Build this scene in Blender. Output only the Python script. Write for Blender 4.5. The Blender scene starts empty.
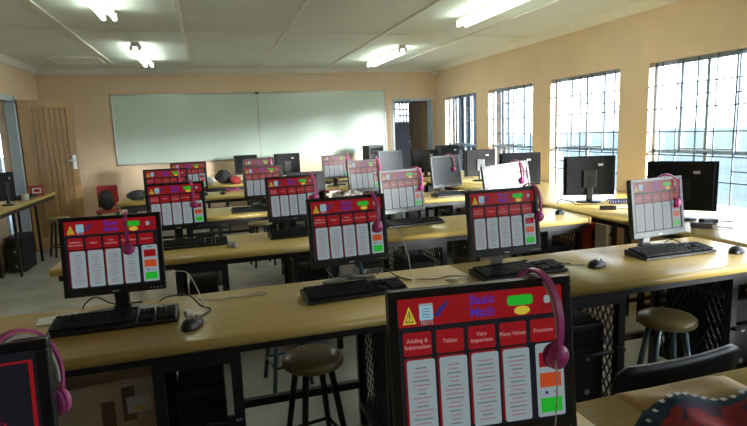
import bpy, math, random
from mathutils import Vector, Matrix, Euler
random.seed(7)
scene = bpy.context.scene
C = scene.collection
R = math.radians
# ------------------------------------------------------------------ mesh builder
class MB:
    def __init__(s): s.v=[]; s.f=[]; s.m=[]; s.s=[]
    def add(s, vs, fs, mat=0, smooth=False):
        o=len(s.v); s.v+= [tuple(v) for v in vs]
        for f in fs: s.f.append([i+o for i in f]); s.m.append(mat); s.s.append(smooth)
        return s
    def box(s, c, d, mat=0, rot=None):
        x,y,z=[k/2 for k in d]
        vs=[Vector((a*x,b*y,e*z)) for e in(-1,1) for b in(-1,1) for a in(-1,1)]
        if rot is not None:
            q=Euler(rot).to_matrix(); vs=[q@v for v in vs]
        vs=[v+Vector(c) for v in vs]
        return s.add(vs,[(0,2,3,1),(4,5,7,6),(0,1,5,4),(2,6,7,3),(0,4,6,2),(1,3,7,5)],mat)
    def bx(s,x0,x1,y0,y1,z0,z1,mat=0):
        return s.box(((x0+x1)/2,(y0+y1)/2,(z0+z1)/2),(x1-x0,y1-y0,z1-z0),mat)
    def tube(s, pts, r, seg=8, mat=0, caps=True, r2=None, flat=1.0):
        pts=[Vector(p) for p in pts]; n=len(pts); vs=[]; up=None
        for i,p in enumerate(pts):
            t=(pts[min(i+1,n-1)]-pts[max(i-1,0)]).normalized()
            if up is None:
                up=Vector((0,0,1)) if abs(t.z)<.9 else Vector((1,0,0))
            a=t.cross(up)
            if a.length<1e-5: a=t.orthogonal()
            a.normalize(); b=a.cross(t).normalized(); up=b
            rr=r if r2 is None else r+(r2-r)*i/(n-1)
            for k in range(seg):
                w=2*math.pi*k/seg; vs.append(p+a*math.cos(w)*rr+b*math.sin(w)*rr*flat)
        fs=[]
        for i in range(n-1):
            for k in range(seg):
                k2=(k+1)%seg; fs.append((i*seg+k,i*seg+k2,(i+1)*seg+k2,(i+1)*seg+k))
        s.add(vs,fs,mat,True)
        if caps:
            o=len(s.v)-len(vs)
            s.f.append([o+k for k in range(seg)][::-1]); s.m.append(mat); s.s.append(False)
            s.f.append([o+(n-1)*seg+k for k in range(seg)]); s.m.append(mat); s.s.append(False)
        return s
    def ribbon(s, pts, w, t, side, mat=0):
        """flat band of width w (along 'side') and thickness t along a path"""
        pts=[Vector(p) for p in pts]; n=len(pts); side=Vector(side).normalized(); vs=[]
        for i,p in enumerate(pts):
            d=(pts[min(i+1,n-1)]-pts[max(i-1,0)]).normalized(); nn=d.cross(side).normalized()
            for a,b in((-1,-1),(1,-1),(1,1),(-1,1)): vs.append(p+side*a*w/2+nn*b*t/2)
        fs=[]
        for i in range(n-1):
            for k in range(4): fs.append((i*4+k,i*4+(k+1)%4,(i+1)*4+(k+1)%4,(i+1)*4+k))
        fs+=[(3,2,1,0),tuple((n-1)*4+k for k in range(4))]
        return s.add(vs,fs,mat)
    def lathe(s, prof, c=(0,0,0), seg=24, mat=0, axis='z', sx=1, sy=1):
        vs=[]; n=len(prof)
        for r,z in prof:
            for k in range(seg):
                w=2*math.pi*k/seg; x,y=r*math.cos(w)*sx,r*math.sin(w)*sy
                v=(x,y,z) if axis=='z' else ((z,x,y) if axis=='x' else (y,z,x))
                vs.append(Vector(v)+Vector(c))
        fs=[(i*seg+k,i*seg+(k+1)%seg,(i+1)*seg+(k+1)%seg,(i+1)*seg+k) for i in range(n-1) for k in range(seg)]
        s.add(vs,fs,mat,True)
        o=len(s.v)-len(vs)
        if prof[0][0]>1e-4: s.f.append([o+k for k in range(seg)][::-1]); s.m.append(mat); s.s.append(False)
        if prof[-1][0]>1e-4: s.f.append([o+(n-1)*seg+k for k in range(seg)]); s.m.append(mat); s.s.append(False)
        return s
    def prism(s, poly, lo, hi, axis='z', mat=0, smooth=False):
        """poly of 2-D points extruded along an axis"""
        def P(a,b,t): return {'z':(a,b,t),'x':(t,a,b),'y':(a,t,b)}[axis]
        n=len(poly); vs=[P(a,b,lo) for a,b in poly]+[P(a,b,hi) for a,b in poly]
        s.add(vs,[(k,(k+1)%n,n+(k+1)%n,n+k) for k in range(n)],mat,smooth)
        o=len(s.v)-2*n
        s.f.append([o+k for k in range(n)][::-1]); s.m.append(mat); s.s.append(False)
        s.f.append([o+n+k for k in range(n)]); s.m.append(mat); s.s.append(False)
        return s
    def xform(s, M):
        s.v=[tuple(M@Vector(v)) for v in s.v]; return s
    def mesh(s, name, mats):
        me=bpy.data.meshes.new(name); me.from_pydata(s.v,[],s.f)
        for m in mats: me.materials.append(m)
        me.polygons.foreach_set('material_index',s.m); me.polygons.foreach_set('use_smooth',s.s)
        me.update()
        import bmesh
        b=bmesh.new(); b.from_mesh(me); bmesh.ops.recalc_face_normals(b,faces=b.faces); b.to_mesh(me); b.free()
        return me
def link(o,parent=None):
    C.objects.link(o)
    if parent is not None: o.parent=parent
    return o
def obj(name, mb, mats, parent=None, bevel=0, loc=None, rot=None):
    if not isinstance(mats,(list,tuple)): mats=[mats]
    me=mb.mesh(name,mats) if isinstance(mb,MB) else mb
    o=link(bpy.data.objects.new(name,me),parent)
    if loc is not None: o.location=loc
    if rot is not None: o.rotation_euler=rot
    if bevel:
        b=o.modifiers.new('bevel','BEVEL'); b.width=bevel; b.segments=2; b.limit_method='ANGLE'; b.angle_limit=R(40)
    return o
def tag(o,label,cat,group=None):
    o['label']=label; o['category']=cat
    if group: o['group']=group
    return o
def thing(name,label,cat,loc,rz=0,group=None):
    o=bpy.data.objects.new(name,None); o.empty_display_size=.05; link(o)
    o.location=loc; o.rotation_euler=(0,0,R(rz)); return tag(o,label,cat,group)
def struct(name,mb,mats,parent=None,bevel=0):
    o=obj(name,mb,mats,parent,bevel)
    if parent is None: o['kind']='structure'
    return o
def dup(o,parent=None):
    c=o.copy(); link(c,parent)
    for ch in list(o.children): dup(ch,c)
    return c
def copy_thing(proto,label,loc,rz=0,group=None,rot=None):
    c=dup(proto); c.location=loc; c.rotation_euler=rot if rot else (0,0,R(rz)); c['label']=label
    if group: c['group']=group
    return c
def spline(pts,n=8):
    pts=[Vector(p) for p in pts]; out=[]
    for i in range(len(pts)-1):
        p0=pts[max(i-1,0)];p1=pts[i];p2=pts[i+1];p3=pts[min(i+2,len(pts)-1)]
        for k in range(n):
            t=k/n
            out.append(.5*((2*p1)+(p2-p0)*t+(2*p0-5*p1+4*p2-p3)*t*t+(3*p1-p0-3*p2+p3)*t**3))
    return out+[pts[-1]]
# ------------------------------------------------------------------ materials
def mat(name,col,rough=.5,metal=0,var=.0,scale=8,stretch=(1,1,1),spec=.5,bump=0,col2=None,coat=0):
    m=bpy.data.materials.new(name); m.use_nodes=True; nt=m.node_tree; b=nt.nodes['Principled BSDF']
    b.inputs['Roughness'].default_value=rough; b.inputs['Metallic'].default_value=metal
    b.inputs['Specular IOR Level'].default_value=spec
    b.inputs['Coat Weight'].default_value=coat
    b.inputs['Base Color'].default_value=(*col,1)
    if var or col2 or bump:
        tc=nt.nodes.new('ShaderNodeTexCoord'); mp=nt.nodes.new('ShaderNodeMapping'); mp.inputs['Scale'].default_value=stretch
        nz=nt.nodes.new('ShaderNodeTexNoise'); nz.inputs['Scale'].default_value=scale; nz.inputs['Detail'].default_value=4
        nt.links.new(tc.outputs['Object'],mp.inputs['Vector']); nt.links.new(mp.outputs['Vector'],nz.inputs['Vector'])
        rp=nt.nodes.new('ShaderNodeValToRGB')
        c2=col2 or tuple(min(1,c*(1+var)) for c in col); c1=col if col2 else tuple(c*(1-var) for c in col)
        rp.color_ramp.elements[0].color=(*c1,1); rp.color_ramp.elements[1].color=(*c2,1)
        rp.color_ramp.elements[0].position=.3; rp.color_ramp.elements[1].position=.7
        nt.links.new(nz.outputs['Fac'],rp.inputs['Fac']); nt.links.new(rp.outputs['Color'],b.inputs['Base Color'])
        if bump:
            bp=nt.nodes.new('ShaderNodeBump'); bp.inputs['Strength'].default_value=bump; bp.inputs['Distance'].default_value=.01
            nt.links.new(nz.outputs['Fac'],bp.inputs['Height']); nt.links.new(bp.outputs['Normal'],b.inputs['Normal'])
    return m
def emit(name,col,st,spec=.45,rough=.3):
    m=bpy.data.materials.new(name); m.use_nodes=True; b=m.node_tree.nodes['Principled BSDF']
    b.inputs['Base Color'].default_value=(.008,.008,.009,1); b.inputs['Roughness'].default_value=rough
    b.inputs['Specular IOR Level'].default_value=spec
    b.inputs['Emission Color'].default_value=(*col,1); b.inputs['Emission Strength'].default_value=st
    return m
PEACH=(.80,.60,.42)
M=dict(
 wall=mat('peach_paint',PEACH,.6,var=.04,scale=2.5,bump=.05),
 ceil=mat('ceiling_board',(.77,.83,.80),.75,var=.03,scale=2),
 white=mat('white_paint',(.82,.81,.76),.5,var=.03),
 floor=mat('floor_screed',(.40,.40,.38),.24,var=.16,scale=3,bump=.03),
 skirt=mat('skirting_paint',(.30,.20,.12),.5,var=.1),
 wood=mat('desk_laminate',(.55,.385,.115),.30,var=.10,scale=5,stretch=(.6,9,9),spec=.5),
 pine=mat('varnished_pine',(.26,.14,.042),.35,var=.30,scale=4,stretch=(9,9,.5)),
 pine2=mat('varnished_pine_rail',(.34,.185,.055),.35,var=.18,scale=4,stretch=(.6,9,9)),
 black=mat('black_plastic',(.014,.014,.016),.38,var=.1,scale=20),
 black2=mat('matt_black_plastic',(.011,.012,.014),.6,var=.15,scale=40,spec=.2),
 steel=mat('black_steel',(.018,.018,.02),.42,var=.2,scale=15),
 grey=mat('grey_plastic',(.085,.095,.10),.4,var=.06,scale=20),
 darksilver=mat('dark_silver_plastic',(.20,.205,.21),.4,metal=0,var=.05,scale=20),
 silver=mat('silver_plastic',(.42,.43,.45),.32,metal=.4,var=.05,scale=20),
 alu=mat('aluminium',(.55,.56,.57),.35,metal=.9,var=.04,scale=12),
 board=mat('whiteboard_enamel',(.62,.74,.68),.20,var=.02,scale=1.5,spec=1.0),
 pink=mat('pink_plastic',(.56,.065,.28),.35,var=.05,scale=20),
 pinkd=mat('dark_pink_foam',(.30,.03,.15),.8,var=.2,scale=60),
 palegrey=mat('pale_grey_plastic',(.55,.52,.54),.4,var=.04,scale=20),
 bluesteel=mat('blue_grey_steel',(.10,.16,.19),.4,metal=.3,var=.1,scale=14),
 winsteel=mat('window_steel',(.36,.44,.52),.45,var=.06,scale=14),
 barsteel=mat('burglar_bar_steel',(.16,.23,.32),.45,var=.1,scale=14),
 seat=mat('olive_stool_seat',(.29,.235,.10),.28,var=.22,scale=9),
 card=mat('cardboard',(.60,.48,.32),.8,var=.08,scale=6,stretch=(1,1,8)),
 tape=mat('brown_tape',(.20,.125,.06),.35,var=.06,scale=8),
 paper=mat('white_paper',(.75,.76,.76),.8,var=.03,scale=8),
 yellow=mat('yellow_print',(.75,.6,.06),.6,var=.03),
 red=mat('red_plastic',(.42,.035,.03),.4,var=.08,scale=9),
 redc=mat('red_fabric',(.36,.03,.03),.8,var=.3,scale=20),
 kraft=mat('brown_kraft_paper',(.42,.25,.06),.6,var=.15,scale=12,bump=.3),
 white_cable=mat('white_cable',(.66,.65,.6),.45,var=.03),
 blue_cable=mat('blue_cable',(.03,.05,.22),.4,var=.1),
 dark=mat('dark_fabric',(.03,.03,.034),.85,var=.4,scale=18,bump=.4),
 grass=mat('outdoor_ground',(.045,.072,.072),.9,var=.3,scale=.4),
 doorsteel=mat('door_frame_paint',(.52,.62,.70),.45,var=.05),
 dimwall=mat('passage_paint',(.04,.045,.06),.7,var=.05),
 mousegrey=mat('mouse_grey',(.36,.36,.34),.35,var=.05,scale=20),
)
SC=dict(
 bg=emit('screen_black',(.005,.005,.007),1,.3,.4), red=emit('screen_red',(0.144,0.0036,0.00576),1),
 dred=emit('screen_dark_red',(0.108,0.0036,0.00504),1), white=emit('screen_white',(0.1512,0.1872,0.198),1),
 line=emit('screen_text_grey',(0.072,0.0864,0.0936),1), rline=emit('screen_text_red',(0.1584,0.0936,0.1008),1),
 yel=emit('screen_yellow',(0.324,0.2664,0.0216),1), green=emit('screen_green',(0.0072,0.2376,0.0144),1),
 blue=emit('screen_blue',(0.036,0.0144,0.1872),1), lblue=emit('screen_light_blue',(0.1512,0.2736,0.3312),1),
 navy=emit('screen_navy',(0.0144,0.0144,0.0936),1), txt=emit('screen_caption',(0.2592,0.144,0.1368),1),
 orange=emit('screen_orange',(0.2592,0.036,0.00864),1))
SK=list(SC); SI={k:i for i,k in enumerate(SK)}; SM=[SC[k] for k in SK]
OFF=emit('screen_unlit',(.0,.0,.0),0,spec=.7,rough=.25)
TUBE=bpy.data.materials.new('fluorescent_glow'); TUBE.use_nodes=True
_b=TUBE.node_tree.nodes['Principled BSDF']; _b.inputs['Emission Color'].default_value=(.88,1,.84,1); _b.inputs['Emission Strength'].default_value=14
GLASS=bpy.data.materials.new('window_glass'); GLASS.use_nodes=True
nt=GLASS.node_tree; nt.nodes.clear()
_o=nt.nodes.new('ShaderNodeOutputMaterial'); _m=nt.nodes.new('ShaderNodeMixShader'); _t=nt.nodes.new('ShaderNodeBsdfTransparent'); _g=nt.nodes.new('ShaderNodeBsdfGlossy')
_t.inputs['Color'].default_value=(.95,.98,1,1); _g.inputs['Roughness'].default_value=.05; _m.inputs['Fac'].default_value=.06
nt.links.new(_t.outputs[0],_m.inputs[1]); nt.links.new(_g.outputs[0],_m.inputs[2]); nt.links.new(_m.outputs[0],_o.inputs['Surface'])
# patterned cloth
CLOTH=bpy.data.materials.new('patterned_cloth'); CLOTH.use_nodes=True
nt=CLOTH.node_tree; b=nt.nodes['Principled BSDF']; b.inputs['Roughness'].default_value=.85
tc=nt.nodes.new('ShaderNodeTexCoord'); vo=nt.nodes.new('ShaderNodeTexVoronoi'); vo.inputs['Scale'].default_value=16
rp=nt.nodes.new('ShaderNodeValToRGB'); rp.color_ramp.interpolation='CONSTANT'
e=rp.color_ramp.elements; e[0].position=0; e[0].color=(.02,.03,.10,1); e[1].position=.22; e[1].color=(.42,.03,.03,1)
k=e.new(.42); k.color=(.35,.04,.05,1); k=e.new(.62); k.color=(.10,.05,.10,1)
nt.links.new(tc.outputs['Object'],vo.inputs['Vector']); nt.links.new(vo.outputs['Distance'],rp.inputs['Fac']); nt.links.new(rp.outputs['Color'],b.inputs['Base Color'])
CLOTHBLUE=mat('blue_cloth_border',(.03,.07,.12),.85,var=.4,scale=30)
# ------------------------------------------------------------------ room constants (metres)
XL,XR,YB,YF,H=-2.32,3.878,8.962,-2.3,2.475
DZ=.73
WT,WB=1.935,.69
WIN=[(8.533-1.4865*k-1.1166,8.533-1.4865*k) for k in range(7)]
# floor, ceiling, walls
struct('floor',MB().bx(XL-.2,XR+.2,YF-.2,YB+.2,-.1,0),M['floor'])
struct('ceiling',MB().bx(XL-.2,XR+.2,YF-.2,YB+.2,H,H+.1),M['ceil'])
w=MB(); XO=XR+.13
w.bx(XR,XO,YF-.2,YB+.2,0,WB); w.bx(XR,XO,YF-.2,YB+.2,WT,H)
ys=[YB+.2]+[v for a,b_ in WIN for v in(b_,a)]+[YF-.2]
for i in range(0,len(ys),2): w.bx(XR,XO,ys[i+1],ys[i],WB,WT)
struct('wall_right',w,M['wall'])
DLY0,DLY1,DLZ=7.16,7.90,1.985     # doorway in the left wall
w=MB(); w.bx(XL-.2,XL,YF-.2,DLY0,0,H); w.bx(XL-.2,XL,DLY1,YB+.2,0,H); w.bx(XL-.2,XL,DLY0,DLY1,DLZ,H)
struct('wall_left',w,M['wall'])
DBX0,DBX1,DBZ=3.085,3.815,1.935   # doorway in the back wall
w=MB(); w.bx(XL,DBX0,YB,YB+.2,0,H); w.bx(DBX1,XR,YB,YB+.2,0,H); w.bx(DBX0,DBX1,YB,YB+.2,DBZ,H)
struct('wall_back',w,M['wall'])
struct('wall_rear',MB().bx(XL,XR,YF-.2,YF,0,H),M['skirt'])  # unseen wall, given dark paint to cut bounce light on the foreground
# passage behind the back doorway
w=MB(); w.bx(2.0,2.1,YB+.2,12.2,0,H); w.bx(5.4,5.5,YB+.2,12.2,0,H)
w.bx(2.1,4.20,12.1,12.2,0,H); w.bx(4.64,5.4,12.1,12.2,0,H); w.bx(4.20,4.64,12.1,12.2,0,1.58); w.bx(4.20,4.64,12.1,12.2,2.06,H)
struct('wall_passage',w,M['dimwall'])
struct('floor_passage',MB().bx(2.0,5.5,YB+.2,12.2,-.1,0),M['floor'])
struct('ceiling_passage',MB().bx(2.0,5.5,YB+.2,12.2,H,H+.1),M['ceil'])
# cornices
def cornice(p,q,n):
    prof=[(0,0),(.075,0),(.06,-.018),(.028,-.055),(.012,-.075),(0,-.075)]
    p=Vector(p);q=Vector(q);n=Vector(n); k=len(prof)
    vs=[p+n*a+Vector((0,0,b)) for a,b in prof]+[q+n*a+Vector((0,0,b)) for a,b in prof]
    m=MB(); m.add(vs,[(i,(i+1)%k,k+(i+1)%k,k+i) for i in range(k)]); m.add(vs[:k],[tuple(range(k))]); m.add(vs[k:],[tuple(range(k))]); return m
struct('trim_1',cornice((XL,YB,H),(XR,YB,H),(0,-1,0)),M['white'])
struct('trim_2',cornice((XR,YF,H),(XR,YB,H),(-1,0,0)),M['white'])
struct('trim_3',cornice((XL,YF,H),(XL,YB,H),(1,0,0)),M['white'])
n=4
for x in(-1.205,-.17,.85,1.93,2.98):
    struct('trim_%d'%n,MB().bx(x-.022,x+.022,YF,YB-.07,H-.012,H),M['white'],bevel=.004); n+=1
for y in(5.88,2.86,-.16):
    struct('trim_%d'%n,MB().bx(XL+.07,XR-.07,y-.02,y+.02,H-.009,H),M['white'],bevel=.003); n+=1
m=MB()   # ceiling hatch
m.bx(-1.84,-1.29,7.70,8.20,H-.008,H-.001)
for a in((-1.86,-1.83,7.68,8.22),(-1.30,-1.27,7.68,8.22),(-1.86,-1.27,7.68,7.71),(-1.86,-1.27,8.19,8.22)): m.bx(*a,H-.018,H-.001)
struct('trim_%d'%n,m,M['white']); n+=1
struct('baseboard_back',MB().bx(XL,DBX0-.04,YB-.015,YB,0,.09),M['skirt'])
struct('baseboard_right',MB().bx(XR-.015,XR,YF,YB-.02,0,.09),M['skirt'])
m=MB(); m.bx(XL,XL+.015,YF,DLY0-.05,0,.09); m.bx(XL,XL+.015,DLY1+.05,YB-.02,0,.09)
struct('baseboard_left',m,M['skirt'])
# outdoors
m=MB(); m.bx(-5.2,-5.0,-4,14,-.3,2.6); m.bx(-5.2,XL-.2,-4,14,2.6,2.7)  # outer wall and roof added to dim daylight in the left doorway
struct('wall_veranda_shade',m,M['dimwall'])
struct('ground',MB().bx(-60,90,-70,90,-.5,-.3),M['grass'])
# ------------------------------------------------------------------ windows
def make_window(k,y0,y1):
    r=bpy.data.objects.new('window_%d'%k,None); link(r); r.location=(XR,(y0+y1)/2,WB); r['kind']='structure'
    W=y1-y0; Hh=WT-WB; h=W/2; xf=.075; t=.026
    f=MB()
    f.bx(xf,xf+.016,-h,-h+t,0,Hh); f.bx(xf,xf+.016,h-t,h,0,Hh); f.bx(xf,xf+.016,-h,h,0,t); f.bx(xf,xf+.016,-h,h,Hh-t,Hh)
    tz=Hh*.36
    f.bx(xf,xf+.016,-h,h,tz-.016,tz+.016)
    for y in(-.24*W,.24*W): f.bx(xf,xf+.016,y-.010,y+.010,tz,Hh)
    f.bx(xf,xf+.016,-.018,.018,0,tz)
    obj('window_frame',f,M['winsteel'],r)
    for a,b in((-.24*W+.0105,-.001),(.001,.24*W-.0105)):   # two opening sashes
        s=MB(); u=.014
        s.bx(xf-.006,xf+.016,a,a+u,tz+.02,Hh-t); s.bx(xf-.006,xf+.016,b-u,b,tz+.02,Hh-t)
        s.bx(xf-.006,xf+.016,a,b,tz+.02,tz+.02+u); s.bx(xf-.006,xf+.016,a,b,Hh-t-u,Hh-t)
        obj('casement',s,M['winsteel'],r)
    obj('window_pane',MB().bx(xf+.026,xf+.030,-h+t,h-t,t,Hh-t),GLASS,r)
    bb=MB(); xb=.045; q=.0052
    nb=[-.40,-.25,-.09,.07,.25,.40]
    for y in nb: bb.bx(xb-q,xb+q,y*W-q,y*W+q,.004,Hh-.004)
    zs=[.02,.17,.335,.50,.665,.83,.97]
    for z in zs:
        bb.bx(xb-q,xb+q,-h+.004,h-.004,z*Hh-q,z*Hh+q)
        for s in(-1,1): bb.bx(.004,xb,s*(h-.010)-q,s*(h-.010)+q,z*Hh-q,z*Hh+q)   # returns to the room face
    for i,(a,b) in enumerate(((0,1),(2,3),(4,5))):
        for z in(.74,.245): bb.bx(xb-q,xb+q,nb[a]*W,nb[b]*W,(z+.012*(i%2))*Hh-q,(z+.012*(i%2))*Hh+q)
    obj('burglar_bars',bb,M['barsteel'],r)
    obj('window_sill',MB().bx(.002,xf,-h,h,.001,.012),M['winsteel'],r)
for k,(a,b_) in enumerate(WIN): make_window(k+1,a,b_)
# small window at the end of the passage
r=bpy.data.objects.new('window_8',None); link(r); r.location=(4.42,12.1,1.58); r['kind']='structure'
f=MB()
for x in(-.22,-.09,-.01,.07,.185): f.bx(x,x+.035,.03,.05,0,.48)
for z in(0,.15,.30,.445): f.bx(-.22,.22,.03,.05,z,z+.035)
obj('window_frame',f,M['winsteel'],r); obj('window_pane',MB().bx(-.215,.215,.058,.062,.005,.475),GLASS,r)
# ------------------------------------------------------------------ doors
def door_leaf(r,Wd,Hd,ax):
    m=MB(); t=.04; s=.095
    def b(x0,x1,z0,z1,y0=-t/2,y1=t/2,mt=0): m.bx(x0,x1,y0,y1,z0,z1,mt)
    b(0,s,0,Hd,mt=1); b(Wd-s,Wd,0,Hd,mt=1); b(s,Wd-s,Hd-s,Hd,mt=1); b(s,Wd-s,0,.16,mt=1)
    nP=7; pw=(Wd-2*s)/nP
    for i in range(nP): b(s+i*pw+.003,s+(i+1)*pw-.003,.16,Hd-s,-.012,.012)
    b(s,Wd-s,.16,Hd-s,-.006,.006)
    o=obj('door_leaf',m,[M['pine'],M['pine2']],r)
    h=MB(); z=1.14
    for sd in(-1,1):
        h.box((Wd-.05,sd*.024,z),(.045,.008,.19)); h.tube([(Wd-.05,sd*.02,z+.03),(Wd-.05,sd*.065,z+.03)],.010)
        h.tube([(Wd-.05,sd*.062,z+.03),(Wd-.17,sd*.062,z+.025)],.010)
    obj('door_handle',h,M['alu'],r)
def jambs(a,b_,top,along,base):
    pass
r=bpy.data.objects.new('door_1',None); link(r); r.location=(XL-.0,DLY1-.03,0); r['kind']='structure'
f=MB()
f.bx(-.10,.006,.0,.05,0,DLZ+.04); f.bx(-.10,.006,DLY0-DLY1-.02,DLY0-DLY1+.05,0,DLZ+.04); f.bx(-.10,.006,DLY0-DLY1-.02,.05,DLZ-.03,DLZ+.04)
obj('door_frame',f,M['doorsteel'],r)
lf=bpy.data.objects.new('door_2',None); link(lf); lf.location=(XL+.012,DLY1+.04,.012); lf.rotation_euler=(0,0,R(35)); lf['kind']='structure'
door_leaf(lf,.66,1.965,1)
r=bpy.data.objects.new('door_3',None); link(r); r.location=(DBX0,YB,0); r['kind']='structure'
f=MB(); wd=DBX1-DBX0
f.bx(-.015,.018,-.012,.19,0,DBZ+.015); f.bx(wd-.018,wd+.015,-.012,.19,0,DBZ+.015); f.bx(-.015,wd+.015,-.012,.19,DBZ-.018,DBZ+.015)
obj('door_frame',f,M['doorsteel'],r)
lf=bpy.data.objects.new('door_4',None); link(lf); lf.location=(DBX1-.04,YB+.225,.012); lf.rotation_euler=(0,0,R(94)); lf['kind']='structure'
door_leaf(lf,.68,1.9,1)
# ------------------------------------------------------------------ whiteboard
r=thing('whiteboard','long greenish white whiteboard with silver frame on the back wall','whiteboard',(.785,YB-.002,1.04))
BW,BH=4.317,1.062; t=.02
for s in(-1,1):
    m=MB(); m.bx(min(0,s*BW/2)+.006,max(0,s*BW/2)-.006,-.018,-.002,.01,BH-.01); obj('panel',m,M['board'],r)
m=MB(); 
for z in(0,BH-t): m.bx(-BW/2,BW/2,-.026,-.001,z,z+t)
for x in(-BW/2,BW/2-t): m.bx(x,x+t,-.026,-.001,t,BH-t)
obj('frame',m,M['alu'],r,bevel=.004)
obj('joint_strip',MB().bx(-.012,.012,-.022,-.002,.02,BH-.02),M['alu'],r)
m=MB(); m.bx(-.03,.03,-.032,-.002,BH-.03,BH+.004); obj('joint_clip',m,M['grey'],r,bevel=.004)
for sx in(-1,1):
    for z in(0,BH):
        m=MB(); m.lathe([(.024,-.029),(.024,-.001)],(sx*(BW/2-.014),0,z+(.014 if z==0 else -.014)),16,axis='y'); obj('corner_cap',m,M['alu'],r)
m=MB()
for k,(dx,dz,wd) in enumerate(((0,.03,.05),(.03,.012,.045),(.0,-.01,.05),(.035,-.028,.04))): m.box((-1.05+dx-.03,-.0185,BH-.085+dz),(wd,.001,.014))
obj('pale_mark',m,M['paper'],r)  # short pale strokes near the top of the left panel
# ------------------------------------------------------------------ ceiling lights
def make_light(label,x,y):
    r=thing('fluorescent_light',label,'ceiling light',(x,y,H),0,'fluorescent lights')
    m=MB(); m.bx(-.045,.045,-.72,.72,-.045,-.001); obj('housing',m,M['white'],r,bevel=.006)
    for s in(-1,1):
        m=MB(); m.tube([(s*.042,-.70,-.078),(s*.042,.70,-.078)],.015,12); obj('tube',m,TUBE,r)
        for e in(-1,1):
            m=MB(); m.box((s*.042,e*.708,-.062),(.034,.016,.06)); obj('lamp_holder',m,M['white'],r,bevel=.003)
    return r
make_light('lit fluorescent twin tube nearest the camera on the left of the ceiling',-.70,4.25)
make_light('lit fluorescent twin tube at the far left, near the whiteboard and door end',-.70,7.28)
make_light('lit fluorescent twin tube nearest the camera on the window side of the ceiling',2.43,4.22)
make_light('lit fluorescent twin tube far away on the window side, near the back doorway',2.43,7.32)
# junction box high in the corner
r=thing('junction_box','small white junction box high in the corner between board wall and window wall','junction box',(3.80,8.80,H-.11))
m=MB(); m.box((0,0,0),(.10,.06,.06)); obj('box',m,M['white'],r,bevel=.008)
m=MB(); m.lathe([(.024,0),(.024,-.012),(.015,-.022),(0,-.024)],(0,-.03,0),12,axis='y'); obj('cover',m,M['white'],r)
# ------------------------------------------------------------------ desks
def top_profile(yf,yb,z,t=.042):
    """cross-section with a rounded nosing at front and back"""
    pts=[]; rr=t/2
    for k in range(7):
        a=math.pi/2+math.pi*k/6; pts.append((yf+rr+rr*math.cos(a),z-rr+rr*math.sin(a)))
    q=.007
    for k in range(4):
        a=-math.pi/2+math.pi/2*k/3; pts.append((yb-q+q*math.cos(a),z-t+q+q*math.sin(a)))
    for k in range(4):
        a=math.pi/2*k/3; pts.append((yb-q+q*math.cos(a),z-q+q*math.sin(a)))
    return pts
LAT={}
def lattice(dy,dz):
    key=(round(dy,2),round(dz,2))
    if key in LAT: return LAT[key]
    m=MB(); p=.036; t=.0035; sl=2.0   # steep diamonds
    n=int((dy+dz/sl)/p)+1
    for s in(1,-1):
        for i in range(-int(dz/sl/p)-1,int(dy/p)+2):
            y0=i*p; 
            # line y=y0+z/sl
            z0=max(0,(0-y0)*sl); z1=min(dz,(dy-y0)*sl)
            if z1-z0<.02: continue
            a=Vector((0,y0+z0/sl,z0)); b=Vector((0,y0+z1/sl,z1))
            if s<0: a.y=dy-a.y; b.y=dy-b.y
            d=(b-a).normalized(); nn=Vector((0,-d.z,d.y))*t; x=Vector((.0015,0,0)); off=Vector((s*.0016,0,0))
            vs=[a-nn-x,a+nn-x,b+nn-x,b-nn-x,a-nn+x,a+nn+x,b+nn+x,b-nn+x]
            m.add([v+off for v in vs],[(0,1,2,3),(4,7,6,5),(0,4,5,1),(1,5,6,2),(2,6,7,3),(3,7,4,0)])
    LAT[key]=m.mesh('mesh_panel',[M['steel']]); return LAT[key]
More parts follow.
